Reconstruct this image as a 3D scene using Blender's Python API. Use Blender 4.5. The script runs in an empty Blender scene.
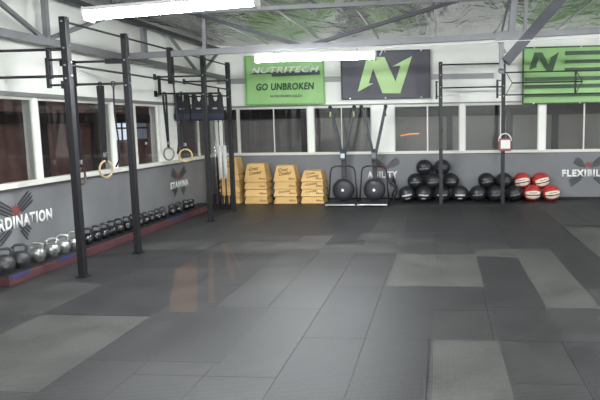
import bpy, bmesh, math, random
from mathutils import Vector, Matrix
random.seed(7)
SC = bpy.context.scene
C = SC.collection
PI = math.pi

# ------------------------------------------------------------------ camera, world, exposure
CAM_H = 1.672; PITCH = .1198; YAW = -.0937; ROLL = -.0157
f_ = Vector((math.sin(YAW)*math.cos(PITCH), math.cos(YAW)*math.cos(PITCH), -math.sin(PITCH)))
r_ = Vector((math.cos(YAW), -math.sin(YAW), 0)); u_ = r_.cross(f_)
R_ = r_*math.cos(ROLL)+u_*math.sin(ROLL); U_ = -r_*math.sin(ROLL)+u_*math.cos(ROLL)
cd = bpy.data.cameras.new('camera'); cam = bpy.data.objects.new('camera', cd); C.objects.link(cam)
M3 = Matrix((R_, U_, -f_)).transposed()
cam.matrix_world = Matrix.Translation((0, 0, CAM_H)) @ M3.to_4x4()
cd.sensor_fit = 'HORIZONTAL'; cd.sensor_width = 36; cd.lens = 606.2/600*36
cd.shift_x = (300-383.9)/600; cd.shift_y = (195.6-200)/600
cd.clip_start = .05; cd.clip_end = 200
SC.camera = cam
w = bpy.data.worlds.new('night'); SC.world = w; w.use_nodes = True
bg = w.node_tree.nodes['Background']; bg.inputs[0].default_value = (.62, .58, .62, 1); bg.inputs[1].default_value = .5
SC.view_settings.view_transform = 'Standard'; SC.view_settings.look = 'None'
SC.view_settings.gamma = 1; SC.view_settings.use_curve_mapping = False
SC.view_settings.exposure = 0.0
TUBE_POWER = 175.0

# ------------------------------------------------------------------ materials
def srgb(r, g, b):
    f = lambda c: (c/255/12.92 if c/255 <= .04045 else ((c/255+.055)/1.055)**2.4)
    return (f(r), f(g), f(b), 1)
MATS = {}
def mat(name, col, rough=.6, metal=0, noise=0, nscale=8, bump=0, bscale=60, spec=.5, emit=None, coat=0, alpha=None, stretch=None):
    if name in MATS: return MATS[name]
    m = bpy.data.materials.new(name); m.use_nodes = True; nt = m.node_tree; b = nt.nodes['Principled BSDF']
    b.inputs['Roughness'].default_value = rough; b.inputs['Metallic'].default_value = metal
    b.inputs['Specular IOR Level'].default_value = spec; b.inputs['Coat Weight'].default_value = coat
    c = srgb(*col) if max(col) > 1 else (*col, 1)
    b.inputs['Base Color'].default_value = c
    tc = nt.nodes.new('ShaderNodeTexCoord'); mp = nt.nodes.new('ShaderNodeMapping')
    nt.links.new(tc.outputs['Object'], mp.inputs[0])
    if stretch: mp.inputs['Scale'].default_value = stretch
    if noise:
        n = nt.nodes.new('ShaderNodeTexNoise'); n.inputs['Scale'].default_value = nscale; n.inputs['Detail'].default_value = 5
        nt.links.new(mp.outputs[0], n.inputs['Vector'])
        mx = nt.nodes.new('ShaderNodeMix'); mx.data_type = 'RGBA'
        mx.inputs['A'].default_value = tuple(v*(1-noise) for v in c[:3])+(1,)
        mx.inputs['B'].default_value = tuple(min(1, v*(1+noise)) for v in c[:3])+(1,)
        rp = nt.nodes.new('ShaderNodeMapRange'); rp.inputs[1].default_value = .3; rp.inputs[2].default_value = .7
        nt.links.new(n.outputs[0], rp.inputs[0]); nt.links.new(rp.outputs[0], mx.inputs['Factor'])
        nt.links.new(mx.outputs['Result'], b.inputs['Base Color'])
    if bump:
        n2 = nt.nodes.new('ShaderNodeTexNoise'); n2.inputs['Scale'].default_value = bscale; n2.inputs['Detail'].default_value = 4
        nt.links.new(mp.outputs[0], n2.inputs['Vector'])
        bp = nt.nodes.new('ShaderNodeBump'); bp.inputs['Strength'].default_value = bump; bp.inputs['Distance'].default_value = .02
        nt.links.new(n2.outputs[0], bp.inputs['Height']); nt.links.new(bp.outputs[0], b.inputs['Normal'])
    if emit:
        b.inputs['Emission Color'].default_value = c; b.inputs['Emission Strength'].default_value = emit
    MATS[name] = m
    return m

def rubber(name, col, rough):
    """ribbed rubber gym mat: fine raised ribs, scuffed dust"""
    m = bpy.data.materials.new(name); m.use_nodes = True; nt = m.node_tree; b = nt.nodes['Principled BSDF']
    L = nt.links.new; N = nt.nodes.new
    tc = N('ShaderNodeTexCoord')
    n = N('ShaderNodeTexNoise'); n.inputs['Scale'].default_value = 2.2; n.inputs['Detail'].default_value = 8; n.inputs['Roughness'].default_value = .65
    L(tc.outputs['Object'], n.inputs['Vector'])
    sp = N('ShaderNodeTexNoise'); sp.inputs['Scale'].default_value = 38; sp.inputs['Detail'].default_value = 3
    L(tc.outputs['Object'], sp.inputs['Vector'])
    ad = N('ShaderNodeMath'); ad.operation = 'MULTIPLY_ADD'; ad.inputs[1].default_value = .4
    L(sp.outputs[0], ad.inputs[0]); L(n.outputs[0], ad.inputs[2])
    rp = N('ShaderNodeMapRange'); rp.inputs[1].default_value = .4; rp.inputs[2].default_value = 1.0; L(ad.outputs[0], rp.inputs[0])
    mx = N('ShaderNodeMix'); mx.data_type = 'RGBA'; c = srgb(*col)
    mx.inputs['A'].default_value = tuple(v*.5 for v in c[:3])+(1,); mx.inputs['B'].default_value = tuple(v*1.5 for v in c[:3])+(1,)
    L(rp.outputs[0], mx.inputs['Factor']); L(mx.outputs['Result'], b.inputs['Base Color'])
    rr = N('ShaderNodeMapRange'); rr.inputs[3].default_value = rough-.07; rr.inputs[4].default_value = rough+.1; L(n.outputs[0], rr.inputs[0]); L(rr.outputs[0], b.inputs['Roughness'])
    wv = N('ShaderNodeTexWave'); wv.inputs['Scale'].default_value = 17; wv.bands_direction = 'Y'; L(tc.outputs['Object'], wv.inputs['Vector'])
    wx = N('ShaderNodeTexWave'); wx.inputs['Scale'].default_value = 17; wx.bands_direction = 'X'; L(tc.outputs['Object'], wx.inputs['Vector'])
    mu = N('ShaderNodeMath'); mu.operation = 'MULTIPLY'; L(wv.outputs['Fac'], mu.inputs[0]); L(wx.outputs['Fac'], mu.inputs[1])
    a2 = N('ShaderNodeMath'); a2.operation = 'MULTIPLY_ADD'; a2.inputs[1].default_value = .6; L(sp.outputs[0], a2.inputs[0]); L(mu.outputs[0], a2.inputs[2])
    bp = N('ShaderNodeBump'); bp.inputs['Strength'].default_value = .45; bp.inputs['Distance'].default_value = .003
    L(a2.outputs[0], bp.inputs['Height']); L(bp.outputs[0], b.inputs['Normal'])
    b.inputs['Specular IOR Level'].default_value = .29
    return m

def foil():
    m = bpy.data.materials.new('silver_foil'); m.use_nodes = True; nt = m.node_tree; b = nt.nodes['Principled BSDF']
    L = nt.links.new; N = nt.nodes.new
    b.inputs['Metallic'].default_value = 1.0; b.inputs['Roughness'].default_value = .27
    tc = N('ShaderNodeTexCoord'); mp = N('ShaderNodeMapping'); mp.inputs['Scale'].default_value = (1.6, .55, 1); L(tc.outputs['Object'], mp.inputs[0])
    n = N('ShaderNodeTexNoise'); n.inputs['Scale'].default_value = 1.3; n.inputs['Detail'].default_value = 3.5; n.inputs['Distortion'].default_value = 1.0
    L(mp.outputs[0], n.inputs['Vector'])
    mx = N('ShaderNodeMix'); mx.data_type = 'RGBA'; mx.inputs['A'].default_value = srgb(150, 150, 152); mx.inputs['B'].default_value = srgb(215, 216, 216)
    L(n.outputs[0], mx.inputs['Factor']); L(mx.outputs['Result'], b.inputs['Base Color'])
    bp = N('ShaderNodeBump'); bp.inputs['Strength'].default_value = .9; bp.inputs['Distance'].default_value = .3
    L(n.outputs[0], bp.inputs['Height']); L(bp.outputs[0], b.inputs['Normal'])
    return m

def glass_mat():
    m = bpy.data.materials.new('window_glass'); m.use_nodes = True; nt = m.node_tree
    for x in list(nt.nodes):
        if x.type != 'OUTPUT_MATERIAL': nt.nodes.remove(x)
    o = [x for x in nt.nodes][0]
    t = nt.nodes.new('ShaderNodeBsdfTransparent'); t.inputs[0].default_value = (.82, .83, .83, 1)
    g = nt.nodes.new('ShaderNodeBsdfGlossy'); g.inputs['Roughness'].default_value = .03; g.inputs[0].default_value = (.9, .9, .9, 1)
    lw = nt.nodes.new('ShaderNodeLayerWeight'); lw.inputs[0].default_value = .5
    pw = nt.nodes.new('ShaderNodeMath'); pw.operation = 'POWER'; pw.inputs[1].default_value = 4; nt.links.new(lw.outputs['Facing'], pw.inputs[0])
    fr = nt.nodes.new('ShaderNodeMath'); fr.operation = 'MULTIPLY_ADD'; fr.inputs[1].default_value = .5; fr.inputs[2].default_value = .04; nt.links.new(pw.outputs[0], fr.inputs[0])
    mx = nt.nodes.new('ShaderNodeMixShader'); L = nt.links.new
    L(fr.outputs[0], mx.inputs[0]); L(t.outputs[0], mx.inputs[1]); L(g.outputs[0], mx.inputs[2]); L(mx.outputs[0], o.inputs[0])
    return m

def stained(name, base, tint):
    return mat(name, tint, .45, noise=.35, nscale=14, bump=.2, bscale=120)

GREYWALL = mat('grey_wall_paint', (114, 115, 117), .55, noise=.07, nscale=2.5, bump=.08, bscale=40)
WHITEWALL = mat('white_wall_paint', (243, 243, 236), .7, noise=.04, nscale=1.8, bump=.05)
FRAME = mat('white_window_frame', (212, 212, 202), .45)
GREYTRIM = mat('plain_grey_trim', (120, 120, 118), .5)  # plain grey for the thin line above the windows
STEELG = mat('grey_steel', (128, 128, 130), .5, metal=.2, noise=.08, nscale=5)
STEELD = mat('dark_grey_steel', (66, 66, 72), .5, metal=.2)
BLACKP = mat('black_powder_coat', (20, 19, 23), .5, noise=.12, nscale=12)
BOLT = mat('zinc_bolt', (190, 190, 195), .3, metal=.9)
BLACKR = mat('black_rubber', (28, 28, 31), .55)
BLACKM = mat('black_matte', (24, 24, 28), .7)
BLKBALL = mat('black_vinyl', (34, 35, 38), .38, bump=.1, bscale=90)
REDV = mat('red_vinyl', (172, 52, 48), .4, bump=.1, bscale=90)
CREAM = mat('cream_vinyl', (226, 214, 196), .5)
WHITE = mat('white_print', (232, 232, 230), .55)
GLASS = glass_mat()
FOIL = foil()
WOOD = mat('birch_plywood', (210, 170, 106), .55, noise=.14, nscale=5, stretch=(1, 1, 9))
WOOD2 = mat('pale_birch_plywood', (222, 184, 120), .55, noise=.14, nscale=5, stretch=(1, 1, 9))
INK = mat('dark_brown_ink', (70, 46, 28), .6)
GREENB = mat('lime_green_vinyl', (152, 198, 128), .5, noise=.06, nscale=3)
GREENN = mat('pale_lime_print', (184, 220, 150), .5)
DGREEN = mat('dark_green_print', (58, 84, 56), .55)
DGREYB = mat('charcoal_vinyl', (70, 70, 78), .5, noise=.06, nscale=3)
KBLACK = mat('black_enamel', (22, 22, 26), .25, coat=.3)
KGREY = mat('worn_dark_iron', (58, 58, 60), .42, metal=.3, noise=.2, nscale=25)
KSILV = mat('bare_cast_iron', (160, 162, 158), .33, metal=.75, noise=.12, nscale=25)
REDT = mat('red_mat_vinyl', (80, 48, 52), .5, noise=.12, nscale=6)
BLUET = mat('blue_mat_vinyl', (50, 56, 98), .5, noise=.12, nscale=6)
CHROME = mat('chrome', (215, 218, 222), .2, metal=.9)
WEBB = mat('black_webbing', (24, 24, 28), .7)
RINGW = mat('pale_wood_ring', (200, 170, 120), .45)
TUBE = mat('fluorescent_tube', (.93, .97, 1.0), .4, emit=TUBE_POWER)

# ------------------------------------------------------------------ mesh helpers
class MB:
    def __init__(s): s.bm = bmesh.new(); s.mi = 0
    def _tag(s, n0):
        s.bm.faces.ensure_lookup_table()
        for i in range(n0, len(s.bm.faces)): s.bm.faces[i].material_index = s.mi
    def box(s, x0, x1, y0, y1, z0, z1, m=0):
        s.mi = m; n0 = len(s.bm.faces)
        v = [s.bm.verts.new((x, y, z)) for z in (z0, z1) for (x, y) in ((x0, y0), (x1, y0), (x1, y1), (x0, y1))]
        for q in ((3, 2, 1, 0), (4, 5, 6, 7), (0, 1, 5, 4), (1, 2, 6, 5), (2, 3, 7, 6), (3, 0, 4, 7)): s.bm.faces.new([v[i] for i in q])
        s._tag(n0); return s
    def beam(s, a, b, w, h, up=(0, 0, 1), m=0):
        a = Vector(a); b = Vector(b); d = (b-a).normalized(); up = Vector(up)
        if abs(d.dot(up)) > .98: up = Vector((0, 1, 0))
        sx = d.cross(up).normalized(); sz = sx.cross(d).normalized(); n0 = len(s.bm.faces)
        v = [s.bm.verts.new(p+sx*i*w/2+sz*j*h/2) for p in (a, b) for (i, j) in ((-1, -1), (1, -1), (1, 1), (-1, 1))]
        for q in ((0, 1, 2, 3), (7, 6, 5, 4), (1, 0, 4, 5), (2, 1, 5, 6), (3, 2, 6, 7), (0, 3, 7, 4)): s.bm.faces.new([v[i] for i in q])
        s.mi = m; s._tag(n0); return s
    def tube(s, pts, r, n=10, closed=False, m=0, rs=None):
        pts = [Vector(p) for p in pts]; N = len(pts); rings = []; n0 = len(s.bm.faces); px = None
        for i, p in enumerate(pts):
            if closed: d = (pts[(i+1) % N]-pts[i-1]).normalized()
            else: d = (pts[min(i+1, N-1)]-pts[max(i-1, 0)]).normalized()
            if px is None:
                a = Vector((0, 0, 1)) if abs(d.z) < .9 else Vector((1, 0, 0)); px = d.cross(a).normalized()
            else: px = (px-d*px.dot(d)).normalized()
            py = d.cross(px); rr = rs[i] if rs else r
            rings.append([s.bm.verts.new(p+(px*math.cos(2*PI*k/n)+py*math.sin(2*PI*k/n))*rr) for k in range(n)])
        for i in range(N if closed else N-1):
            A = rings[i]; B = rings[(i+1) % N]
            for k in range(n): s.bm.faces.new((A[k], A[(k+1) % n], B[(k+1) % n], B[k])).smooth = True
        if not closed: s.bm.faces.new(rings[0][::-1]); s.bm.faces.new(rings[-1])
        s.mi = m; s._tag(n0); return s
    def lathe(s, prof, n=24, c=(0, 0, 0), axis='z', m=0, smooth=True):
        n0 = len(s.bm.faces); rings = []; c = Vector(c)
        for r, h in prof:
            ring = []
            for k in range(n):
                a = 2*PI*k/n; x, y = r*math.cos(a), r*math.sin(a)
                p = {'z': (x, y, h), 'y': (x, h, y), 'x': (h, x, y)}[axis]
                ring.append(s.bm.verts.new(c+Vector(p)))
            rings.append(ring)
        for i in range(len(rings)-1):
            for k in range(n): s.bm.faces.new((rings[i][k], rings[i][(k+1) % n], rings[i+1][(k+1) % n], rings[i+1][k])).smooth = smooth
        s.bm.faces.new(rings[0][::-1]); s.bm.faces.new(rings[-1]); s.mi = m; s._tag(n0); return s
    def prism(s, poly, o, ux, uy, th, m=0):
        """polygon (u,v) extruded by th along ux x uy"""
        o = Vector(o); ux = Vector(ux); uy = Vector(uy); nn = ux.cross(uy).normalized()*th; n0 = len(s.bm.faces)
        A = [s.bm.verts.new(o+ux*u+uy*v) for u, v in poly]; B = [s.bm.verts.new(o+ux*u+uy*v+nn) for u, v in poly]
        s.bm.faces.new(A[::-1]); s.bm.faces.new(B)
        for i in range(len(A)): j = (i+1) % len(A); s.bm.faces.new((A[i], A[j], B[j], B[i]))
        s.mi = m; s._tag(n0); return s
    def build(s, name, mats, parent=None, bevel=0, seg=2):
        bmesh.ops.recalc_face_normals(s.bm, faces=s.bm.faces[:])
        me = bpy.data.meshes.new(name); s.bm.to_mesh(me); s.bm.free()
        for m in (mats if isinstance(mats, (list, tuple)) else [mats]): me.materials.append(m)
        o = bpy.data.objects.new(name, me); C.objects.link(o)
        if parent: o.parent = parent
        if bevel:
            b = o.modifiers.new('bevel', 'BEVEL'); b.width = bevel; b.segments = seg; b.limit_method = 'ANGLE'; b.angle_limit = .7
        return o

def thing(name, label, cat, loc=(0, 0, 0), rz=0, group=None):
    o = bpy.data.objects.new(name, None); C.objects.link(o); o.empty_display_size = .1
    o.location = loc; o.rotation_euler = (0, 0, rz); o['label'] = label; o['category'] = cat
    if group: o['group'] = group
    return o
def tag(o, label, cat, group=None):
    o['label'] = label; o['category'] = cat
    if group: o['group'] = group
    return o
def struct(o, label=None):
    o['kind'] = 'structure'
    if label: o['label'] = label
    return o
def dup(root, loc=None, rz=None, label=None, group=None, parent=None):
    r = root.copy(); C.objects.link(r)
    if parent is not None: r.parent = parent
    if loc is not None: r.location = loc
    if rz is not None: r.rotation_euler = (0, 0, rz)
    if label: r['label'] = label
    if group: r['group'] = group
    for ch in list(root.children): dup(ch, parent=r)
    return r

def lettering(name, text, m, o, ux, uy, w, h, th=.003, shear=0, parent=None, bold=.0, yslope=0):
    """letters as solid mesh; o = lower-left corner, ux/uy = axes on the surface"""
    cu = bpy.data.curves.new('tmp', 'FONT'); cu.body = text; cu.size = 1; cu.offset = bold; cu.resolution_u = 3; cu.space_character = 1.0+bold*3
    t = bpy.data.objects.new('tmp', cu); C.objects.link(t)
    dg = bpy.context.evaluated_depsgraph_get(); dg.update()
    me = bpy.data.meshes.new_from_object(t.evaluated_get(dg)); bpy.data.objects.remove(t); bpy.data.curves.remove(cu)
    xs = [v.co.x for v in me.vertices]; ys = [v.co.y for v in me.vertices]
    x0, x1, y0, y1 = min(xs), max(xs), min(ys), max(ys)
    o = Vector(o); ux = Vector(ux).normalized(); uy = Vector(uy).normalized(); nn = ux.cross(uy).normalized()
    bm = bmesh.new(); bm.from_mesh(me); bpy.data.meshes.remove(me)
    for v in bm.verts:
        a = (v.co.x-x0)/(x1-x0); b = (v.co.y-y0)/(y1-y0)
        v.co = o+ux*(a*w+shear*b*h)+uy*(b*h+yslope*a*w)
    r = bmesh.ops.extrude_face_region(bm, geom=bm.faces[:])
    for g in r['geom']:
        if isinstance(g, bmesh.types.BMVert): g.co += nn*th
    bmesh.ops.recalc_face_normals(bm, faces=bm.faces[:])
    me = bpy.data.meshes.new(name); bm.to_mesh(me); bm.free(); me.materials.append(m)
    ob = bpy.data.objects.new(name, me); C.objects.link(ob)
    if parent: ob.parent = parent
    return ob

# ------------------------------------------------------------------ room
XL = -4.88; XR = 6.4; YF = -3.2; YB = 13.1; SILL = 1.03; HEAD = 2.05
def ceil_z(x): return 3.39+(x-XL)*.012

# floor: rubber mats laid in a half-metre grid, some newer and lighter than others
m_mid = rubber('grey_rubber_mat', (48, 47.5, 47.5), .46)
m_dark = rubber('dark_rubber_mat', (42, 41.5, 42.5), .46)
m_mid2 = rubber('worn_rubber_mat', (51, 50.5, 50.5), .44)
m_lite = rubber('light_rubber_mat', (67, 66.5, 64), .5)
m_lite2 = rubber('pale_dusty_rubber_mat', (57, 56.5, 55.5), .48)
m_orange = rubber('orange_brown_rubber_mat', (60, 50, 45), .45)  # orange-brown tint for the floor streaks
fm = MB()
LITE = [(-.06, .44, 2.2, 4.53), (-.56, .44, 6.06, 7.58), (.94, 1.42, 5.38, 7.9), (.44, 1.42, 7.46, 7.92), (-3.59, -2.56, 3.46, 4.98), (1.92, 2.42, 7.0, 9.6)]
LITE2 = [(-4.5, -3.59, 4.98, 6.08), (-1.6, -.57, 7.68, 8.17), (-2.75, -1.6, 7.88, 8.36), (-2.05, -1.6, 8.36, 8.85), (-3.59, -2.56, 1.5, 3.46), (-4.2, -3.2, 7.8, 8.36), (-1.2, -.7, 8.5, 9.1), (1.92, 2.42, 4.6, 5.4)]
gx = sorted(set([XL]+[round(-4.59+.5*i, 2) for i in range(0, 22)]+[XR]))
gx = [x for x in gx if XL <= x <= XR]
col = 0
for i in range(len(gx)-1):
    x0, x1 = gx[i], gx[i+1]; ys = [YF]+[round(-3.04+1.515*k+(.75 if (i//2) % 2 else 0), 3) for k in range(12)]+[YB]
    ys = sorted(y for y in ys if YF <= y <= YB)
    for k in range(len(ys)-1):
        random.seed((i//2)*31+k); mm = random.choice([0, 0, 0, 2, 1, 1])
        fm.box(x0+.0015, x1-.0015, ys[k]+.002, ys[k+1]-.002, -.02, 0, mm)
PZ = [0.0002]
def patch(r, m, z): PZ[0] += .00007; fm.box(r[0]+.002, r[1]-.002, r[2]+.002, r[3]-.002, -.01, PZ[0], m)
for r in LITE2: patch(r, 4, .0008)
for r in [(-.56, -.06, 4.53, 6.06), (.44, .94, 4.53, 5.3), (-2.56, -1.56, 4.0, 5.3), (.44, .94, 5.38, 7.42), (-2.56, -1.56, 8.9, 10.4), (-.56, .44, 9.1, 10.2), (-3.59, -2.56, 5.0, 6.4)]: patch(r, 1, .0006)
for r in LITE: patch(r, 3, .0012)
patch((-.9, 3.6, 12.02, 12.2), 4, 0)
# orange-brown streaks laid on top of the mats
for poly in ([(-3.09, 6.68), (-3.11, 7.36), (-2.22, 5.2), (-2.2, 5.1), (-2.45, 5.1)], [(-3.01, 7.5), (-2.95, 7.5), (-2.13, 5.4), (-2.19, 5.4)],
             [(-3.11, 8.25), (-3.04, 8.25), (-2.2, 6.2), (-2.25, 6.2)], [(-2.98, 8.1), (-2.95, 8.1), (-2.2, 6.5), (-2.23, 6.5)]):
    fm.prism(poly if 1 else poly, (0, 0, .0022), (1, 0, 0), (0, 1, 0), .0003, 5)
fm.box(XL, XR, YF, YB, -.12, -.019, 1)
floor = struct(fm.build('floor', [m_mid, m_dark, m_mid2, m_lite, m_lite2, m_orange]), 'dark grey ribbed rubber mat floor with paler replacement mats')

# walls; windows are openings in them
LW = [(4.2, 6.955), (7.035, 8.69), (8.79, 10.2), (10.95, 12.95)]                # left wall window spans in y
BWN = [(-4.8, -2.87), (-2.75, -1.47), (-.99, .42), (.52, 2.07), (2.2, 3.75), (3.87, 5.4)]   # back wall window spans in x
T = .14
wb = MB(); wb.box(XL-T, XR+T, YB, YB+T, -.1, SILL-.02, 0); wb.box(XL-T, XR+T, YB, YB+T, HEAD, 4.0, 1)
e = [XL-T]+[v for s in BWN for v in s]+[XR+T]
for a, b in zip(e[::2], e[1::2]): wb.box(a, b, YB, YB+T, SILL-.02, HEAD, 1)
struct(wb.build('wall_back', [GREYWALL, WHITEWALL]), 'back wall, grey below the sill and white above the windows')
wl = MB(); wl.box(XL-T, XL, YF, YB, -.1, SILL-.02, 0); wl.box(XL-T, XL, YF, YB, HEAD, 4.0, 1)
e = [YF]+[v for s in LW for v in s]+[YB]
for a, b in zip(e[::2], e[1::2]): wl.box(XL-T, XL, a, b, SILL-.02, HEAD, 1)
struct(wl.build('wall_left', [GREYWALL, WHITEWALL]), 'left wall, grey below the sill and cream white above')
struct(MB().box(XR, XR+T, YF, YB, -.1, 4.0).build('wall_right', WHITEWALL))
struct(MB().box(XL-T, XR+T, YF-T, YF, -.1, 4.2).build('wall_front', WHITEWALL))
# foil ceiling: sagging silver insulation
cm = bmesh.new(); NX, NY = 60, 60
vv = [[cm.verts.new((XL-T+(XR-XL+2*T)*i/NX, YF-T+(YB-YF+2*T)*j/NY, 0)) for j in range(NY+1)] for i in range(NX+1)]
for i in range(NX+1):
    for j in range(NY+1):
        v = vv[i][j]; sx = (v.co.x-XL)/1.2
        v.co.z = ceil_z(v.co.x)-.035*abs(math.sin(PI*sx))*(.6+.4*math.sin(v.co.y*1.3+i))-.012*math.sin(v.co.y*3.1+v.co.x*2)
for i in range(NX):
    for j in range(NY): cm.faces.new((vv[i][j], vv[i][j+1], vv[i+1][j+1], vv[i+1][j])).smooth = True
r = bmesh.ops.extrude_face_region(cm, geom=cm.faces[:])
for g in r['geom']:
    if isinstance(g, bmesh.types.BMVert): g.co.z += .05
bmesh.ops.recalc_face_normals(cm, faces=cm.faces[:])
me = bpy.data.meshes.new('ceiling'); cm.to_mesh(me); cm.free(); me.materials.append(FOIL)
co = bpy.data.objects.new('ceiling', me); C.objects.link(co); struct(co, 'sagging silver foil insulation ceiling')
# pale seams between the foil sheets run to the back wall
sm = MB()
for k in range(1, 9):
    x = XL+1.2*k; sm.beam((x, YF, ceil_z(x)-.02), (x, YB-.02, ceil_z(x)-.02), .022, .012)
struct(sm.build('trim_1', WHITE), 'pale tape seams between foil sheets')

# sills, headers
struct(MB().box(XL, XR, YB-.05, YB, SILL-.035, SILL+.015).build('trim_2', FRAME, bevel=.006), 'white window sill along the back wall')
struct(MB().box(XL, XL+.07, YF, YB-.05, SILL-.035, SILL+.025).build('trim_3', FRAME, bevel=.006), 'cream window sill along the left wall')
struct(MB().box(XL+.02, XR, YB-.03, YB, HEAD+.0, HEAD+.028).build('trim_4', GREYTRIM), 'thin grey strip over the back windows')
struct(MB().box(XL, XL+.03, YF, YB-.03, HEAD-.01, HEAD+.04).build('trim_5', GREYTRIM), 'thin grey strip over the left windows')
struct(MB().box(XL, XR, YB-.015, YB, 0, .045).build('baseboard_back', BLACKM))

def window(n, axis, a0, a1, mulls, fr=.045):
    root = bpy.data.objects.new('window_%d' % n, None); C.objects.link(root); root['kind'] = 'structure'
    z0, z1 = SILL-.02, HEAD
    if axis == 'x':
        root.location = ((a0+a1)/2, YB+.022, z0); P = lambda a, z: (a-(a0+a1)/2, z-z0)
        bx = lambda mb, A0, A1, Z0, Z1, d0, d1: mb.box(A0-(a0+a1)/2, A1-(a0+a1)/2, d0, d1, Z0-z0, Z1-z0)
    else:
        root.location = (XL-.022, (a0+a1)/2, z0)
        bx = lambda mb, A0, A1, Z0, Z1, d0, d1: mb.box(-d1, -d0, A0-(a0+a1)/2, A1-(a0+a1)/2, Z0-z0, Z1-z0)
    f = MB(); bx(f, a0, a1, z0, z0+fr, -.018, .03); bx(f, a0, a1, z1-fr, z1, -.018, .03)
    bx(f, a0, a0+fr*.55, z0+fr, z1-fr, -.018, .03); bx(f, a1-fr*.55, a1, z0+fr, z1-fr, -.018, .03)
    f.build('window_frame', FRAME, root)
    for mx, mw in mulls:
        f = MB(); bx(f, mx-mw/2, mx+mw/2, z0+fr, z1-fr, -.015, .02); f.build('mullion', FRAME, root)
    e = [a0+fr*.55]+[m for mx, mw in mulls for m in (mx-mw/2, mx+mw/2)]+[a1-fr*.55]
    for A, B in zip(e[::2], e[1::2]):
        g = MB(); bx(g, A, B, z0+fr, z1-fr, -.003, .003); g.build('pane', GLASS, root)
    return root
spec = [('x', -4.8, -2.87, [(-4.43, .07), (-3.63, .022)]), ('x', -2.75, -1.47, [(-2.13, .022)]), ('x', -.99, .42, [(-.27, .03)]),
        ('x', .52, 2.07, [(1.28, .03)]), ('x', 2.2, 3.75, [(3.0, .03)]), ('x', 3.87, 5.4, [(4.65, .03)]),
        ('y', 4.2, 6.955, [(5.55, .03)]), ('y', 7.035, 8.69, []), ('y', 8.79, 10.2, [(9.42, .07)]), ('y', 10.95, 12.95, [(12.0, .06)])]
for i, s in enumerate(spec): window(i+1, *s)

# what lies outside the glass: next building close behind, brick yard wall to the left
OUTG = mat('outside_grey_render', (156, 150, 146), .8, noise=.12, nscale=1.5)
OUTD = mat('outside_dark_band', (78, 76, 78), .8, noise=.15, nscale=2)
OUTB = mat('outside_brown_brick', (168, 130, 122), .85, noise=.3, nscale=3)
OUTK = mat('outside_dark_ground', (84, 72, 70), .9)
ob = MB(); ob.box(-7, 8, 14.6, 14.75, -.1, 1.8, 0); ob.box(-7, 8, 14.5, 14.75, 1.8, 3.2, 1)
for x in (-3.35, -1.3, .15, 1.55, 2.6, 4.0): ob.box(x, x+.14, 14.5, 14.6, -.1, 1.8, 1)
struct(ob.build('wall_neighbour', [OUTG, OUTD]), 'grey wall of the next building seen through the back windows')
oy = MB(); oy.box(-7.4, -7.2, 2, 14.6, -.1, 3.0, 0); oy.box(-7.25, -7.1, 2, 14.6, 1.75, 1.95, 1)
for k in range(6): oy.box(-7.2, -7.12, 3.5+1.7*k, 3.7+1.7*k, -.1, 3, 1)
struct(oy.build('wall_yard', [OUTB, OUTK]), 'brown brick wall seen dimly through the left windows')
struct(MB().box(-7.2, XL-T-.01, 2, 14.6, -.15, -.05).box(-7.2, 8, YB+T+.01, 14.6, -.15, -.05).build('ground', OUTK))
wy = bpy.data.objects.new('window_11', None); C.objects.link(wy); wy['kind'] = 'structure'; wy['label'] = 'lit window of the building across the yard'
LIT = mat('lit_window_light', (.75, .85, 1.0), .5, emit=1.3); LITD = mat('dim_lit_window', (.35, .4, .5), .5, emit=.35)
MB().box(-7.2, -7.14, 12.87, 13.4, 1.38, 1.90).build('lit_pane', LIT, wy); MB().box(-7.2, -7.14, 13.5, 14.3, 1.38, 1.90).build('lit_pane', LITD, wy)
MB().box(-7.21, -7.12, 13.4, 13.5, 1.36, 1.92).box(-7.21, -7.12, 12.83, 14.3, 1.62, 1.66).box(-7.21, -7.12, 12.83, 14.3, 1.90, 1.94).box(-7.21, -7.12, 13.1, 13.14, 1.38, 1.9).build('window_frame', OUTK, wy)
og = MB().tube([(-.95, 14.59, 1.35), (-.75, 14.59, 1.39), (-.5, 14.59, 1.4)], .012).build('orange_reflection_strip', mat('orange_glow', (1.0, .32, .08), .5, emit=1.6))  # glowing strip added in place of an orange reflection in the glass
tag(og, 'small orange reflection in the third back window, made as a glowing strip', 'light')

# ------------------------------------------------------------------ steelwork
# cross truss above the floor (parallel to the back wall)
TY = 8.9
def chz(x): return 2.72+(x+4.66)*.026
tr = thing('roof_truss', 'grey steel roof truss crossing the room above the far lamp', 'truss', (0, TY, 2.8))
def lp(x, z, y=TY): return (x, y-TY, z-2.8)
MB().beam(lp(-4.86, chz(-4.86)), lp(XR-.02, chz(XR)), .07, .085).build('bottom_chord', STEELG, tr)
def web(a, b, w=.06, m=STEELG): return MB().beam(lp(*a), lp(*b), w, w).build('web_member', m, tr)
web((-3.47, chz(-3.47)), (-3.45, ceil_z(-3.45)-.06), .05)
web((-1.96, chz(-1.96)), (-3.72, ceil_z(-3.7)-.06), .055, STEELD)
web((-1.96, chz(-1.96)), (.33, ceil_z(.33)-.06), .05, STEELD)
web((.93, 2.5), (1.74, ceil_z(1.75)-.06), .14, STEELD)
web((1.0, 2.86), (1.05, ceil_z(1.05)-.06), .09, STEELG)
web((.86, 2.86), (.98, ceil_z(.98)-.07), .03, STEELD)
web((1.19, 2.86), (1.21, ceil_z(1.21)-.07), .05, STEELG)
web((.87, 2.38), (.87, 2.86), .06, STEELG)
web((.93, 2.62), (.8, 2.84), .035, STEELG)
MB().lathe([(.03, -.03), (.045, -.02), (.045, .02), (.03, .03)], 16, lp(.87, 2.38), 'y').build('end_plate', STEELG, tr)
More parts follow.
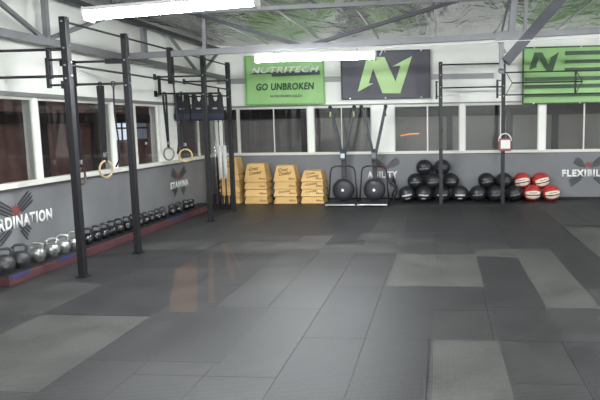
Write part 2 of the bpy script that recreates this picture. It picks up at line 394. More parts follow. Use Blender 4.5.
MB().box(.78, 1.3, -.064, -.055, -.02, .12).build('gusset_plate', STEELG, tr)
MB().beam(lp(-4.86, ceil_z(-4.86)-.07), lp(XR-.02, ceil_z(XR)-.07), .06, .06).build('top_chord', STEELG, tr)
# second truss nearer the camera, above the frame
tr2 = thing('roof_truss', 'nearer grey steel roof truss carrying the near lamp, just above the frame', 'truss', (0, 6.0, 3.1))
MB().beam((-4.86, 0, .0), (XR-.02, 0, .3), .07, .085).build('bottom_chord', STEELG, tr2)

# lattice girder along the left wall
gd = thing('lattice_girder', 'grey steel lattice girder running along the left wall above the windows', 'girder', (-4.7, 9, 2.7))
g0 = lambda y, z: (0, y-9, z-2.7)
MB().beam(g0(YF+.02, 2.7), g0(YB-.02, 2.7), .08, .085).build('bottom_chord', STEELG, gd)
MB().beam(g0(YF+.02, 3.29), g0(YB-.02, 3.27), .10, .07).build('top_chord', STEELD, gd)
for y in (4.6, 7.06, 9.48, 11.98): MB().beam(g0(y, 2.7), g0(y, 3.28), .06, .06).build('web_member', STEELG, gd)
for a, b in (((5.7, 3.27), (7.0, 2.72)), ((7.12, 2.75), (8.6, 3.27)), ((9.55, 3.27), (9.56, 2.75)), ((10.35, 3.27), (11.6, 2.72)), ((11.9, 2.72), (12.9, 3.26)), ((4.6, 2.75), (5.7, 3.27))):
    MB().beam(g0(*a), g0(*b), .045, .045).build('web_member', STEELG, gd)
gr = MB().box(-4.84, 1.12, YB-.07, YB, 2.56, 2.67).build('wall_girt', mat('pale_grey_steel', (150, 150, 150), .5))
tag(gr, 'pale grey horizontal steel rail on the back wall behind the banners', 'beam')
cb = MB().tube([(-.86, 8.83, 2.63), (-.8, 8.84, 2.735), (-.4, 8.84, 2.75), (.6, 8.84, 2.775), (2.2, 8.84, 2.80), (4.5, 8.84, 2.86)], .012, 8).build('power_cable', WHITE)
tag(cb, 'thin white power cable run along the truss from the far lamp', 'cable')

# ------------------------------------------------------------------ fluorescent lights
def make_lamp(label, loc, rz, tilt, ztop):
    t = thing('ceiling_light', label, 'light', loc, rz, 'fluorescent ceiling lights'); t.rotation_euler = (0, tilt, rz)
    L = .86
    MB().box(-L, L, -.09, .09, .045, .085).build('housing', WHITE, t, .008)
    pr = [(.085*math.cos(a), -.075*math.sin(a)) for a in [PI*k/12 for k in range(13)]]
    MB().prism([(y, z+.045) for y, z in pr], (-L+.01, 0, 0), (0, 1, 0), (0, 0, 1), 2*L-.02).build('bloom_diffuser', TUBE, t)  # glowing cover made oversize, its bulk stands in for the glare bloom
    for s in (-1, 1):
        MB().box(s*L-.012, s*L+.012, -.095, .095, -.045, .09).build('end_cap', WHITE, t, .006)
        MB().tube([(s*.6, 0, .08), (s*.6, 0, ztop)], .006, 6).build('hanging_chain', STEELD, t)
    return t
make_lamp('glaring fluorescent lamp hanging in front of the two left banners', (-1.77, 8.72, 2.60), 0, -.0, .12)
make_lamp('glaring fluorescent lamp near the upper left, top of the photo', (-2.62, 5.9, 2.80), 0, -.05, .22)
for x, y, lab in ((2.4, 4.6, 'hanging right of the near lamp, above the frame'), (-2.6, .4, 'behind the near lamp on the left side of the room'), (2.4, 1.6, 'on the right side of the room level with the camera'),
                  (-2.6, -2.0, 'in the back left of the room behind the camera'), (2.4, -1.4, 'in the back right of the room behind the camera'), (4.9, 9.0, 'beside the right wall, outside the right edge')):
    make_lamp('added unseen fluorescent lamp '+lab, (x, y, 2.95), 0, 0, ceil_z(x)-2.97)  # extra lamps out of view, added to fill the room with light

# ------------------------------------------------------------------ banners
def banner(x0, x1, z0, z1, label, m, edge, seed):
    t = thing('banner', label, 'banner', ((x0+x1)/2, 13.0, z0))
    w, h = x1-x0, z1-z0; bm = bmesh.new(); nx, nz = 48, 28; random.seed(seed); ph = [random.random()*6 for _ in range(4)]
    def dy(u, v): return .009*math.sin(u*w*7+ph[0]+v*2)+.007*math.sin((u*w*3+v*h*6)+ph[1])*(1-v)+.004*math.sin(u*w*15+ph[2])
    g = [[bm.verts.new(((u/nx-.5)*w, dy(u/nx, v/nz), v/nz*h)) for v in range(nz+1)] for u in range(nx+1)]
    for u in range(nx):
        for v in range(nz): bm.faces.new((g[u][v], g[u+1][v], g[u+1][v+1], g[u][v+1])).smooth = True
    r = bmesh.ops.extrude_face_region(bm, geom=bm.faces[:])
    for q in r['geom']:
        if isinstance(q, bmesh.types.BMVert): q.co.y += .003
    bmesh.ops.recalc_face_normals(bm, faces=bm.faces[:])
    me = bpy.data.meshes.new('sheet'); bm.to_mesh(me); bm.free(); me.materials.append(m)
    o = bpy.data.objects.new('sheet', me); C.objects.link(o); o.parent = t
    e = MB(); b = .028; Y = -.03
    for a in ((-w/2, w/2, 0, b), (-w/2, w/2, h-b, h), (-w/2, -w/2+b, b, h-b), (w/2-b, w/2, b, h-b)): e.box(a[0], a[1], Y, Y+.004, a[2], a[3])
    e.build('hem', edge, t)
    for k in range(3):
        for zz in (.02, h-.02):
            MB().lathe([(.014, -.004), (.018, 0), (.014, .004)], 10, ((-.4+.4*k)*w, Y-.004, zz), 'y').build('eyelet', BOLT, t)
    return t
def bprism(t, poly, m, name, th=.004, off=-.03):
    L = t.location
    return MB().prism([(x-L.x, z-L.z) for x, z in poly], (0, off, 0), (1, 0, 0), (0, 0, 1), th).build(name, m, t)
B1 = banner(-4.19, -2.46, 2.09, 3.14, 'green banner reading GO UNBROKEN, leftmost on the back wall', GREENB, mat('mid_green_hem', (110, 180, 90), .5), 1)
L = B1.location
def bl(t, name, s, m, x0, z0, w, h, **k): return lettering(name, s, m, (x0-t.location.x, k.pop('off', -.034), z0-t.location.z), (1, 0, 0), (0, 0, 1), w, h, parent=t, **k)
DGREYP = mat('dark_grey_print', (70, 84, 74), .55)
bprism(B1, [(-4.08, 2.745), (-3.6, 2.745), (-3.6, 2.69), (-2.55, 2.71), (-2.55, 2.80), (-3.98, 2.78)], DGREYP, 'print_shadow', .003, -.027)
bl(B1, 'heading', 'NUTRITECH', WHITE, -4.06, 2.765, 1.45, .135, shear=.35, bold=.03)
bl(B1, 'slogan', 'GO UNBROKEN', DGREEN, -3.96, 2.40, 1.26, .15, shear=.12, bold=.03, yslope=.003)
bl(B1, 'small_print', 'NUTRITECHFIT.CO.ZA', DGREEN, -3.65, 2.25, .70, .05, bold=.01)
B2 = banner(-2.10, -.20, 2.17, 3.18, 'charcoal banner with a big lime green letter N, middle of the back wall', DGREYB, mat('black_hem', (36, 36, 42), .5), 2)
bprism(B2, [(-1.745, 2.329), (-1.532, 3.053), (-1.16, 3.043), (-0.933, 2.529), (-0.829, 2.854), (-1.003, 2.843), (-0.579, 3.05), (-0.836, 2.281), (-1.216, 2.289), (-1.405, 2.806), (-1.504, 2.504), (-1.403, 2.502)], GREENN, 'logo')
B3 = banner(1.70, 4.05, 2.00, 3.17, 'green banner with black N logo and black stripes, right end of back wall', GREENB, mat('dark_green_hem', (40, 60, 40), .5), 3)
bprism(B3, [(1.835, 2.705), (1.937, 3.057), (2.097, 3.053), (2.225, 2.809), (2.276, 2.932), (2.24, 2.933), (2.432, 3.052), (2.315, 2.672), (2.191, 2.675), (2.035, 2.956), (1.977, 2.78), (2.002, 2.761)], DGREEN, 'logo')
for z0, z1, x0 in ((2.985, 3.066, 2.556), (2.819, 2.89, 2.556), (2.655, 2.73, 2.556), (2.475, 2.554, 1.74), (2.321, 2.40, 1.74), (2.15, 2.21, 1.74)):
    bprism(B3, [(x0, z0), (4.02, z0), (4.02, z1), (x0, z1)], DGREEN, 'stripe')

# ------------------------------------------------------------------ wall lettering with brush-stroke cross
SPRAY = mat('black_brush_paint', (44, 45, 50), .6); SPRAYR = mat('red_brush_paint', (128, 66, 64), .6)
def sign(text, label, o, ux, size, letters, strokes, redc, shear=0, slope=0):
    """o: origin on the wall, ux: reading direction; strokes given in (u, v) metres"""
    t = thing('wall_sign', label, 'sign', o, 0)
    ux = Vector(ux); uy = Vector((0, 0, 1)); nn = ux.cross(uy)
    random.seed(len(text))
    for (u0, v0, u1, v1) in strokes:
        d = Vector((u1-u0, v1-v0)); ln = d.length; d.normalize(); q = Vector((-d.y, d.x))
        for k in range(4):
            off = (k-1.5)*size*.085; a = random.uniform(0, .18)*ln; b = ln*random.uniform(1.05, 1.3) if k in (1, 2) else ln*random.uniform(.8, 1.0); wd = size*random.uniform(.026, .036)
            B0 = Vector((u0, v0)); P = [B0+d*a+q*off, B0+d*(a+.15*ln)+q*(off+wd), B0+d*(b-.1*ln)+q*(off*.8+wd*.8), B0+d*b+q*off*.8, B0+d*(b-.1*ln)+q*(off*.8-wd*.8), B0+d*(a+.15*ln)+q*(off-wd)]
            MB().prism([(p.x, p.y) for p in P], nn*.001, ux, uy, .0015).build('brush_stroke', SPRAY, t)
    rb = MB(); cu, cv, rr = redc
    rb.prism([(cu+rr*math.cos(2*PI*k/20)*(1.15 if k % 2 else .45)*random.uniform(.8, 1.1), cv+rr*math.sin(2*PI*k/20)*(1.0 if k % 2 else .4)*random.uniform(.8, 1.1)) for k in range(20)], nn*.0028, ux, uy, .0012)
    rb.build('red_splash', SPRAYR, t)
    u, v, w, h = letters
    lettering('letters', text, WHITE, nn*.005+ux*u+uy*v, ux, uy, w, h, .002, shear, t, .045, slope)
    return t
# left wall: u runs along +y
sign('COORDINATION', 'white COORDINATION lettering over a black brush cross, left wall', (XL, 6.0, 0), (0, 1, 0), .5,
     (-.20, .525, 1.34, .15), [(.82, .90, .53, .72), (.12, .86, .45, .70), (.16, .42, .40, .56), (.72, .40, .58, .54)], (.5, .73, .1), slope=.0)
sign('STAMINA', 'white STAMINA lettering over a black brush cross, far left wall', (XL, 10.5, 0), (0, 1, 0), .5,
     (.03, .525, .80, .125), [(.1, .86, .36, .72), (.76, .88, .46, .72), (.12, .42, .34, .56), (.68, .38, .5, .54)], (.40, .74, .09))
sign('AGILITY', 'white AGILITY lettering with black brush cross behind the right ski machine', (0, YB, 0), (1, 0, 0), .5,
     (-1.585, .475, .66, .15), [(-.87, .88, -1.15, .70), (-1.5, .9, -1.25, .72), (-1.0, .32, -1.16, .5), (-1.48, .32, -1.32, .48)], (-1.24, .73, .09))
sign('FLEXIBILITY', 'white FLEXIBILITY lettering over a black brush cross, right of the red balls', (0, YB, 0), (1, 0, 0), .5,
     (2.565, .475, 1.12, .15), [(2.8, .86, 3.02, .7), (3.42, .86, 3.2, .7), (2.68, .30, 3.0, .5), (3.5, .3, 3.22, .5)], (3.11, .73, .1))

# ------------------------------------------------------------------ rigs
HP = 2.85
def post(parent, x, y, h, bolts, off=(0, 0, 0)):
    x -= off[0]; y -= off[1]
    p = MB().box(x-.0375, x+.0375, y-.0375, y+.0375, .012, h).build('post', BLACKP, parent, .004, 1)
    MB().box(x-.06, x+.06, y-.06, y+.06, 0, .012).build('foot_plate', BLACKP, p)
    for z in bolts:
        MB().lathe([(.011, 0), (.011, -.012), (.007, -.014)], 6, (x, y-.0375, z), 'y', smooth=False).build('bolt', BOLT, p)
        MB().lathe([(.011, 0), (.011, .012), (.007, .014)], 6, (x+.0375, y, z+.03), 'x', smooth=False).build('bolt', BOLT, p)
    return p
RX = -4.01; RY = [6.33, 7.59, 10.17, 11.38]
rig = thing('pull_up_rig', 'tall black steel pull-up rig with four posts along the left wall', 'rig', (RX, 8.9, 0)); O = (RX, 8.9)
for y in RY: post(rig, RX, y, HP, (2.80, 2.52, 2.34, 2.2), O)
def bar(parent, a, b, r, off, name='crossbar', m=BLACKP):
    a = (a[0]-off[0], a[1]-off[1], a[2]); b = (b[0]-off[0], b[1]-off[1], b[2])
    return MB().tube([a, b], r, 12).build(name, m, parent)
for y0, y1 in zip(RY, RY[1:]):
    for z in (2.80, 2.345): bar(rig, (RX, y0+.0375, z), (RX, y1-.0375, z), .0125, O)
for y in RY:
    for z in (2.51, 2.225):
        b = bar(rig, (XL+.012, y, z), (RX-.0375, y, z), .015, O, 'wall_bar')
        MB().box(XL-O[0], XL-O[0]+.012, y-O[1]-.05, y-O[1]+.05, z-.05, z+.05).build('wall_plate', BLACKP, b)
# vertical links and brackets
for y, x in ((6.33, -4.21), (7.59, -4.72), (10.17, -4.80)):
    MB().box(x-O[0]-.02, x-O[0]+.02, y-O[1]-.021, y-O[1]+.021, 2.20, 2.53).build('bracket', BLACKP, rig)
MB().box(-4.28-O[0], RX-.0375-O[0], 7.59-O[1]-.03, 7.59-O[1]+.03, 2.48, 2.54).build('bracket', BLACKP, rig)
for z in (2.40, 2.13): bar(rig, (-4.24, 6.31, z), (RX-.0375, 6.31, z), .012, O, 'bracket_rod')
MB().box(-4.235-O[0], -4.2-O[0], 6.29-O[1], 6.33-O[1], 2.10, 2.42).build('bracket', BLACKP, rig)
MB().box(-.03, .03, -.05, .05, 2.30, 2.83).build('hanger_plate', BLACKP, rig)
MB().beam((XL+.02-O[0], 10.85-O[1], 2.25), (RX-O[0], 10.85-O[1], 2.25), .03, .03).beam((RX-O[0], 10.85-O[1], 2.24), (RX-O[0], 10.85-O[1], 2.34), .03, .03).build('vest_rail', BLACKP, rig)

rg2 = thing('pull_up_rig', 'black steel pull-up rig in front of the stacked balls, back wall', 'rig', (1.256, 12.39, 0)); O2 = (1.256, 12.39)
for x in (.012, 1.256, 3.75): post(rg2, x, 12.39, 2.86, (2.80, 2.6, 2.36, 2.16), O2)
for z in (2.80, 2.345): bar(rg2, (.05, 12.39, z), (1.218, 12.39, z), .014, O2)
for z in (2.62, 2.18): bar(rg2, (1.294, 12.39, z), (3.712, 12.39, z), .014, O2)
bar(rg2, (1.41, 12.34, 2.41), (2.78, 12.34, 2.41), .014, O2)
for x in (1.30, 2.65):
    d = .12
    MB().beam((x-O2[0], -.05, 2.62), (x+d-O2[0], -.05, 2.41), .012, .022, (0, 1, 0)).beam((x+d-O2[0], -.05, 2.41), (x-O2[0], -.05, 2.18), .012, .022, (0, 1, 0)).build('angled_bracket', BLACKP, rg2)
MB().box(2.64-O2[0], 2.665-O2[0], -.03, .03, 2.16, 2.64).build('bracket', BLACKP, rg2)
for x in (-.07, 1.13):
    MB().box(x-.02-O2[0], x+.02-O2[0], -.09, -.05, 2.12, 2.48).build('bracket', BLACKP, rg2)
    for z in (2.46, 2.18): bar(rg2, (x, 12.32, z), (x+.09, 12.37, z), .01, O2, 'bracket_rod')
MB().lathe([(.045, -.02), (.05, 0), (.045, .02)], 16, (.012-O2[0], 0, 1.5)).build('collar', BLACKP, rg2)

# wooden timer box on post F
tb = thing('wall_timer', 'small white square box with red edge hanging on the right rig post', 'timer', (1.285, 12.33, 1.07))
MB().box(-.12, .12, -.055, -.01, 0, .25).build('case', mat('dull_red_plastic', (150, 84, 76), .5), tb, .01)
MB().box(-.085, .1, -.06, -.055, .05, .22).build('face', WHITE, tb, .003)
MB().tube([(.125*math.cos(a)-.0, -.03, .2+.15*math.sin(a)) for a in [PI*k/12 for k in range(13)]], .012, 8).build('handle', WHITE, tb)

# gymnastic rings on straps
def ring_set(label, x, y, zbar, zr, yaw, two, mring, lean=0, wide=.035):
    t = thing('gymnastic_ring', label, 'gymnastic ring', (x, y, zr), 0, 'gymnastic rings on the left rig')
    R = .108; c, s = math.cos(yaw), math.sin(yaw)
    MB().tube([(R*math.cos(a)*c, R*math.cos(a)*s, R*math.sin(a)) for a in [2*PI*k/28 for k in range(28)]], .0145, 10, True).build('ring', mring, t)
    top = zbar-zr+.0
    for k in range(two):
        dx = (k-.5*(two-1))*.05
        MB().beam((0, dx*.3, R-.02), (lean+dx, dx*.2, top-.02), .006, wide, (1, 0, 0)).build('strap', WEBB, t)
    MB().box(-.022, .022, -.014, .014, R+.05, R+.11).build('buckle', CHROME, t, .004)
    MB().tube([(lean+.026*math.cos(a), 0, top+.026*math.sin(a)) for a in [2*PI*k/14 for k in range(14)]], .007, 6, True).build('strap_loop', WEBB, t)
    return t
ring_set('brown ring on black straps just right of the nearest rig post', -4.72, 7.59, 2.225, 1.03, 1.75, 1, mat('brown_wood_ring', (84, 66, 58), .5))
ring_set('pale wooden ring hanging between the first two rig posts', -4.38, 7.59, 2.225, 1.12, 1.33, 2, mat('grey_wood_ring', (168, 152, 118), .5), 0, .05)
ring_set('grey-green ring hanging against the white pilaster', -4.70, 10.17, 2.225, 1.19, 1.15, 2, mat('grey_green_ring', (120, 122, 100), .5), -.02)
ring_set('pale wooden ring hanging in front of the far left window', -4.40, 10.17, 2.225, 1.16, .15, 1, RINGW, -.02)
hs = thing('exercise_strap', 'loose curved black strap hanging left of the second rig post', 'strap', (-4.20, 7.59, 2.2))
MB().tube([(0, 0, .0), (-.01, .0, -.35), (.02, .0, -.7), (.015, .0, -.95), (-.04, 0, -1.05)], .01, 6).build('strap', WEBB, hs)
MB().tube([(.03*math.cos(a), 0, .025+.03*math.sin(a)) for a in [2*PI*k/14 for k in range(14)]], .007, 6, True).build('strap_loop', WEBB, hs)
hs2 = thing('exercise_strap', 'long curved black band hanging from the rig beside the weight vests', 'strap', (RX, 8.97, 2.345))
MB().tube([(0, 0, -.02), (.0, .02, -.25), (.015, .03, -.6), (.01, .04, -.95), (-.02, 0.05, -1.1)], .012, 6).build('band', WEBB, hs2)

# weight vests
vest = None
for i, (x, lab) in enumerate(((-4.705, 'black weight vest hanging nearest the left wall'), (-4.39, 'black weight vest hanging behind the third rig post, middle one'), (-4.08, 'black weight vest hanging beside the farthest rig post'))):
    if vest is None:
        t = vest = thing('weight_vest', lab, 'vest', (x, 10.85, 1.76), 0, 'weight vests on the rail')
        w = .141; prof = [(-w, 0), (w, 0), (w+.008, .1), (w, .2), (w*.9, .3), (w*.88, .47), (.055, .47), (.045, .38), (.02, .345), (-.02, .345), (-.045, .38), (-.055, .47), (-w*.88, .47), (-w*.9, .3), (-w, .2), (-w-.008, .1)]
        MB().prism(prof, (0, .0, 0), (1, 0, 0), (0, 0, 1), .035).prism(prof, (0, .06, 0), (1, 0, 0), (0, 0, 1), .03).build('body', BLACKM, t, .01)
        MB().box(-.15, .15, -.045, -.03, .03, .13).build('waist_belt', mat('navy_black_webbing', (34, 36, 56), .6), t, .005)
        MB().prism([(.05*math.cos(a), .22+.015*math.sin(a)) for a in [2*PI*k/16 for k in range(16)]], (0, -.036, 0), (1, 0, 0), (0, 0, 1), .003).build('badge', mat('grey_badge', (150, 152, 160), .5), t)
        for s in (-1, 1): MB().tube([(s*.09, .01+.035*math.cos(a), .465+.035*math.sin(a)) for a in [PI*k/8 for k in range(9)]], .014, 8).build('shoulder_strap', BLACKM, t)
    else: dup(vest, (x, 10.85, 1.76), 0, lab)

# upright barbells in their holder
bh = thing('barbell_holder', 'low black barbell holder in the far left corner', 'holder', (-4.42, 12.0, 0))
MB().box(-.2, .2, -.14, .14, 0, .03).build('base', BLACKM, bh, .005)
for k in range(4): MB().lathe([(.033, .03), (.038, .06), (.038, .22), (.034, .24), (.03, .24)], 14, (-.15+.1*k, 0, 0)).build('socket', BLACKM, bh)
bbn = ['leftmost of the four upright barbells in the corner holder', 'second from left of the upright barbells in the corner', 'third from left of the upright barbells in the corner', 'rightmost of the four upright barbells in the corner holder']
for k in range(4):
    z0 = .24; t = thing('barbell', 'slim steel barbell standing upright, '+bbn[k], 'barbell', (-4.57+.1*k, 12.0, z0), 0, 'upright barbells')
    MB().tube([(0, 0, .0), (0, 0, 1.62)], .013, 10).build('shaft', CHROME, t)
    if k in (1, 2): MB().tube([(0, 0, .35), (0, 0, 1.02)], .04, 14).build('white_sleeve', WHITE, t)
    MB().tube([(0, 0, 1.5), (0, 0, 1.8)], .02, 12).build('end_sleeve', CHROME, t)
    MB().lathe([(.022, 1.49), (.03, 1.495), (.03, 1.51), (.022, 1.515)], 14).build('collar', CHROME, t)
bk = thing('speaker_box', 'small black box on the floor in the far left corner by the barbells', 'box', (-4.66, 12.3, 0))
MB().box(-.16, .04, -.14, .12, 0, .22).build('case', BLACKM, bk, .012)
MB().box(-.14, .02, -.147, -.14, .03, .19).build('grille', mat('grille_grey', (50, 50, 54), .8), bk)
# ------------------------------------------------------------------ kettlebell platform + kettlebells
pf = thing('kettlebell_platform', 'low platform with red and blue vinyl edge running along left wall', 'platform', (-4.68, 8.9, 0))
MB().box(XL+.005+4.68, -4.565+4.68, 5.9-8.9, 11.75-8.9, 0, .105).build('base', REDT, pf, .006)
MB().box(XL+.01+4.68, -4.58+4.68, 5.9-8.9, 11.75-8.9, .105, .12).build('deck', BLACKR, pf, .004)
for y0, y1 in ((5.92, 6.22), (6.72, 7.05), (9.75, 10.35)): MB().box(-4.60+4.68, -4.56+4.68, y0-8.9, y1-8.9, .075, .108).build('blue_strip', BLUET, pf)
def kettlebell(label, y, R, Hh, m, rz, group):
    t = thing('kettlebell', label, 'kettlebell', (-4.70, y, .12), rz, group)
    pr = [(R*.62, 0), (R*.72, .006)]+[(R*math.sin(a), R*.93-R*math.cos(a)) for a in [PI*(.27+.68*k/14) for k in range(15)]]
    MB().lathe(pr, 28).build('body', m, t)
    top = Hh-.016; hw = R*.62; pts = []
    zc = R*1.55
    for p in [(-hw*.72, 0, R*1.35), (-hw*.95, 0, zc+.02), (-hw*1.12, 0, (zc+top)/2+.015), (-hw*.95, 0, top-.018), (-hw*.6, 0, top-.002), (0, 0, top), (hw*.6, 0, top-.002), (hw*.95, 0, top-.018), (hw*1.12, 0, (zc+top)/2+.015), (hw*.95, 0, zc+.02), (hw*.72, 0, R*1.35)]: pts.append(p)
    # smooth
    P = [Vector(p) for p in pts]; S = []
    for i in range(len(P)-1):
        p0, p1, p2, p3 = P[max(i-1, 0)], P[i], P[i+1], P[min(i+2, len(P)-1)]
        for k in range(4):
            u = k/4; S.append(.5*((2*p1)+(p2-p0)*u+(2*p0-5*p1+4*p2-p3)*u*u+(3*p1-p0-3*p2+p3)*u**3))
    S.append(P[-1]); n = len(S); rs = [.015+.008*abs(i/(n-1)*2-1)**3 for i in range(n)]
    MB().tube(S, .015, 10, rs=rs).build('handle', m, t)
    MB().lathe([(R*.24, 0), (R*.24, -.003)], 18, (0, -R*.975, R*.93), 'y').build('weight_disc', mat('kb_disc_'+m.name, (70, 70, 74) if m is KBLACK else (90, 90, 90), .4), t)
    return t
ordw = ['nearest', 'second', 'third', 'fourth', 'fifth', 'sixth', 'seventh', 'eighth', 'ninth', 'tenth', 'eleventh', 'twelfth', 'thirteenth', 'fourteenth', 'farthest']
yk = 6.02
kettlebell('large dark iron kettlebell at the near end of the row by the left edge', 6.02, .105, .28, KGREY, .75, 'dark kettlebells')
kettlebell('large dark iron kettlebell, second from the near end beside the silver ones', 6.27, .1, .275, KGREY, .5, 'dark kettlebells')
for k, (y, R, h) in enumerate(((6.56, .092, .235), (6.83, .09, .235), (7.05, .088, .24), (7.27, .086, .24))):
    kettlebell(['silver bare-iron kettlebell, nearest of the four silver ones', 'silver kettlebell, second nearest of the silver four', 'silver kettlebell, third nearest of the silver four', 'silver kettlebell partly behind the nearest rig post'][k], y, R, h, KSILV, random.uniform(.3, 1.0), 'silver kettlebells')
Y = [7.58, 7.79, 7.99, 8.18, 8.38, 8.60, 8.80, 9.01, 9.20, 9.39, 9.58, 9.80, 10.16, 10.42, 10.76]
for k, y in enumerate(Y):
    R = .078 if y < 8.9 else .07
    kettlebell('black enamelled kettlebell, %s of the fifteen in the long black row' % ordw[k], y, R, .225 if y < 8.9 else .2, KBLACK, random.uniform(.2, 1.1), 'black kettlebells')
kettlebell('small black kettlebell with a pale chrome top at the far end of the row', 10.98, .068, .19, KBLACK, .6, 'black kettlebells')

# ------------------------------------------------------------------ nested plywood plyo boxes
def plyo(label, x, y, z, wb_, h, texts, size_txt, group):
    k = h/.4; t = thing('plyo_box', label, 'plyo box', (x, y, z), 0, group); d = .46
    tpr = .065 if h > .2 else .034; tp = wb_*.5-tpr; k = tpr/.055
    v = [(-wb_/2, -d/2, 0), (wb_/2, -d/2, 0), (wb_/2, d/2, 0), (-wb_/2, d/2, 0), (-tp, -d/2+.055*k, h), (tp, -d/2+.055*k, h), (tp, d/2-.055*k, h), (-tp, d/2-.055*k, h)]
    b = MB(); V = [b.bm.verts.new(p) for p in v]
    for q in ((0, 1, 5, 4), (1, 2, 6, 5), (2, 3, 7, 6), (3, 0, 4, 7), (4, 5, 6, 7), (3, 2, 1, 0)): b.bm.faces.new([V[i] for i in q])
    b.build('shell', WOOD if int(z*1000+x*100) % 2 else WOOD2, t, .006)
    MB().box(-tp+.01, tp-.01, -d/2+.065*k, d/2-.065*k, h-.001, h+.006).build('top_panel', mat('birch_top', (222, 182, 118), .55, noise=.1), t, .002)
    uy = Vector((0, .055*k, h)).normalized()
    for i, (s, u, vv_, w_, hh) in enumerate(texts):
        lettering('printed_name', s, INK, Vector((u, -d/2-.002, 0))+uy*vv_, (1, 0, 0), uy, w_, hh, .0015, .3, t, .02, .15)
    if size_txt: lettering('printed_size', size_txt, INK, Vector((wb_*.16, -d/2-.002, 0))+uy*.045, (1, 0, 0), uy, .14, .045, .0015, 0, t, .02)
    return t
FY = 12.72
stacks = [(-4.50, [.125]*5+[.36], 'first', 'hidden behind the farthest rig post', .46), (-3.91, [.155, .155, .155, .385], 'second', 'tall middle stack', .51), (-3.27, [.155, .155, .155, .34], 'third', 'stack with GO UNBROKEN banner above its left', .51), (-2.69, [.155, .155, .155, .225], 'fourth', 'shortest stack beside the ski machine', .50)]
pos = ['bottom', 'second from bottom', 'third from bottom', 'fourth from bottom', 'fifth from bottom', 'top']
for si, (x, hs_, nm, extra, wd) in enumerate(stacks):
    z = .0
    for k, h in enumerate(hs_):
        topb = k == len(hs_)-1; p = 'top' if topb else pos[k]; tx = []; yy = FY+.05 if si == 0 else FY
        if topb: hh = h; tx = [('Cross', -.15, h*.60, .2, .075), ('Combat', -.14, h*.36, .26, .075)] if si < 3 else [('Cross', -.15, h*.60, .2, .055), ('Combat', -.12, h*.32, .26, .055)]
        elif (si == 2 and k == 1) or (si == 3 and k in (1, 2)) : tx = [('Combat', -.16, .06, .26, .05)]
        plyo('plywood plyo box, %s of the %s stack from the left' % (p, nm), x, yy, z, wd-.004*k, h-.008, tx, ['60cm', '60cm', '50cm', '50cm', '45cm', '45cm'][k] if si else None, 'plywood plyo boxes')
        z += h

# ------------------------------------------------------------------ ski machines
ARM = mat('charcoal_metal', (46, 46, 50), .5, metal=.2)
def ski(label, x, scr, tint):
    t = thing('ski_machine', label, 'ski machine', (x, 12.45, 0))
    MB().box(-.31, .31, -.52, .22, .035, .07).build('platform', mat('platform_grey', (44, 44, 50), .55), t, .006)
    MB().box(-.31, .31, -.535, -.52, .03, .055).build('platform_edge', mat('aluminium_edge', (175, 175, 172), .35, metal=.6), t, .004)
    for s in (-1, 1):
        MB().box(s*.26-.04, s*.26+.04, -.5, -.42, 0, .035).build('foot', BLACKR, t); MB().box(s*.26-.04, s*.26+.04, .1, .18, 0, .035).build('foot', BLACKR, t)
    P = [(-.30, -.12, .07), (-.275, -.1, .40), (-.255, -.08, .68), (-.225, -.075, .755), (-.15, -.07, .79), (0, -.07, .795), (.15, -.07, .79), (.225, -.075, .755), (.255, -.08, .68), (.275, -.1, .40), (.30, -.12, .07)]
    MB().tube(P, .016, 10).build('frame_hoop', BLACKP, t)
    MB().beam((0, .08, .07), (0, .1, 1.12), .1, .06, (0, 1, 0)).build('column', ARM, t, .006)
    fw = MB().lathe([(.05, -.13), (.13, -.13), (.2, -.11), (.225, -.07), (.23, .0), (.22, .05), (.1, .06)], 40, (0, -.02, .30), 'y').build('flywheel_housing', mat('charcoal_plastic', (44, 44, 50), .45), t)
    for r in (.1, .14, .18): MB().tube([(r*math.cos(a), -.153+.0+(.012 if r > .15 else 0), .30+r*math.sin(a)) for a in [2*PI*k/30 for k in range(30)]], .0045, 6, True).build('grille_ring', BLACKM, fw)
    MB().lathe([(.028, -.162), (.03, -.155), (.03, -.14)], 18, (0, 0, .30), 'y').build('hub_badge', WHITE, fw)
    for s in (-1, 1):
        a = MB().beam((s*.03, .07, 1.05), (s*.245, .07, 1.99), .06, .05, (0, 1, 0)).build('arm', ARM, t, .005)
        MB().lathe([(.03, -.03), (.04, -.02), (.04, .02), (.03, .03)], 16, (s*.25, .04, 2.0), 'y').build('pulley', BLACKM, a)
        MB().tube([(s*.25, .02, 1.97), (s*.24, .015, 1.90)], .005, 6).build('cord', BLACKM, a)
        MB().tube([(s*.24-s*.0, .01, 1.91), (s*.25, .0, 1.80)], .016, 10).build('handle', tint, a)
    MB().box(-.035, .035, -.0, .035, 1.08, 1.14).build('bracket', BLACKP, t)
    mo = MB().box(-.055, .055, -.05, -.01, .92, 1.07).build('monitor', mat('monitor_grey', (70, 74, 80), .4), t, .008)
    MB().box(-.042, .042, -.054, -.05, .96, 1.05).build('screen', scr, mo)
    MB().beam((0, -.02, .95), (0, .07, .95), .03, .03).build('monitor_arm', BLACKP, mo)
    return t
ski('upright ski machine, left one of the pair, with pale monitor', -2.01, mat('pale_lcd', (190, 205, 208), .3), mat('lime_handle', (170, 190, 130), .5))
ski('upright ski machine, right one of the pair, in front of AGILITY', -1.36, mat('dim_lcd', (96, 104, 106), .3), mat('black_handle', (40, 42, 42), .5))
ch = thing('cable_bundle', 'tangle of black hoses leaning beside the right ski machine', 'cable', (-.98, 12.75, 0))
random.seed(3)
for k in range(4):
    MB().tube([(random.uniform(-.05, .05), random.uniform(-.05, .05), .02), (random.uniform(-.1, .05), random.uniform(-.05, .1), .16), (random.uniform(-.08, .1), random.uniform(-.1, .1), .3), (random.uniform(-.1, 0), random.uniform(0, .1), .42+.04*k)], .014, 8).build('hose', BLACKR, ch)

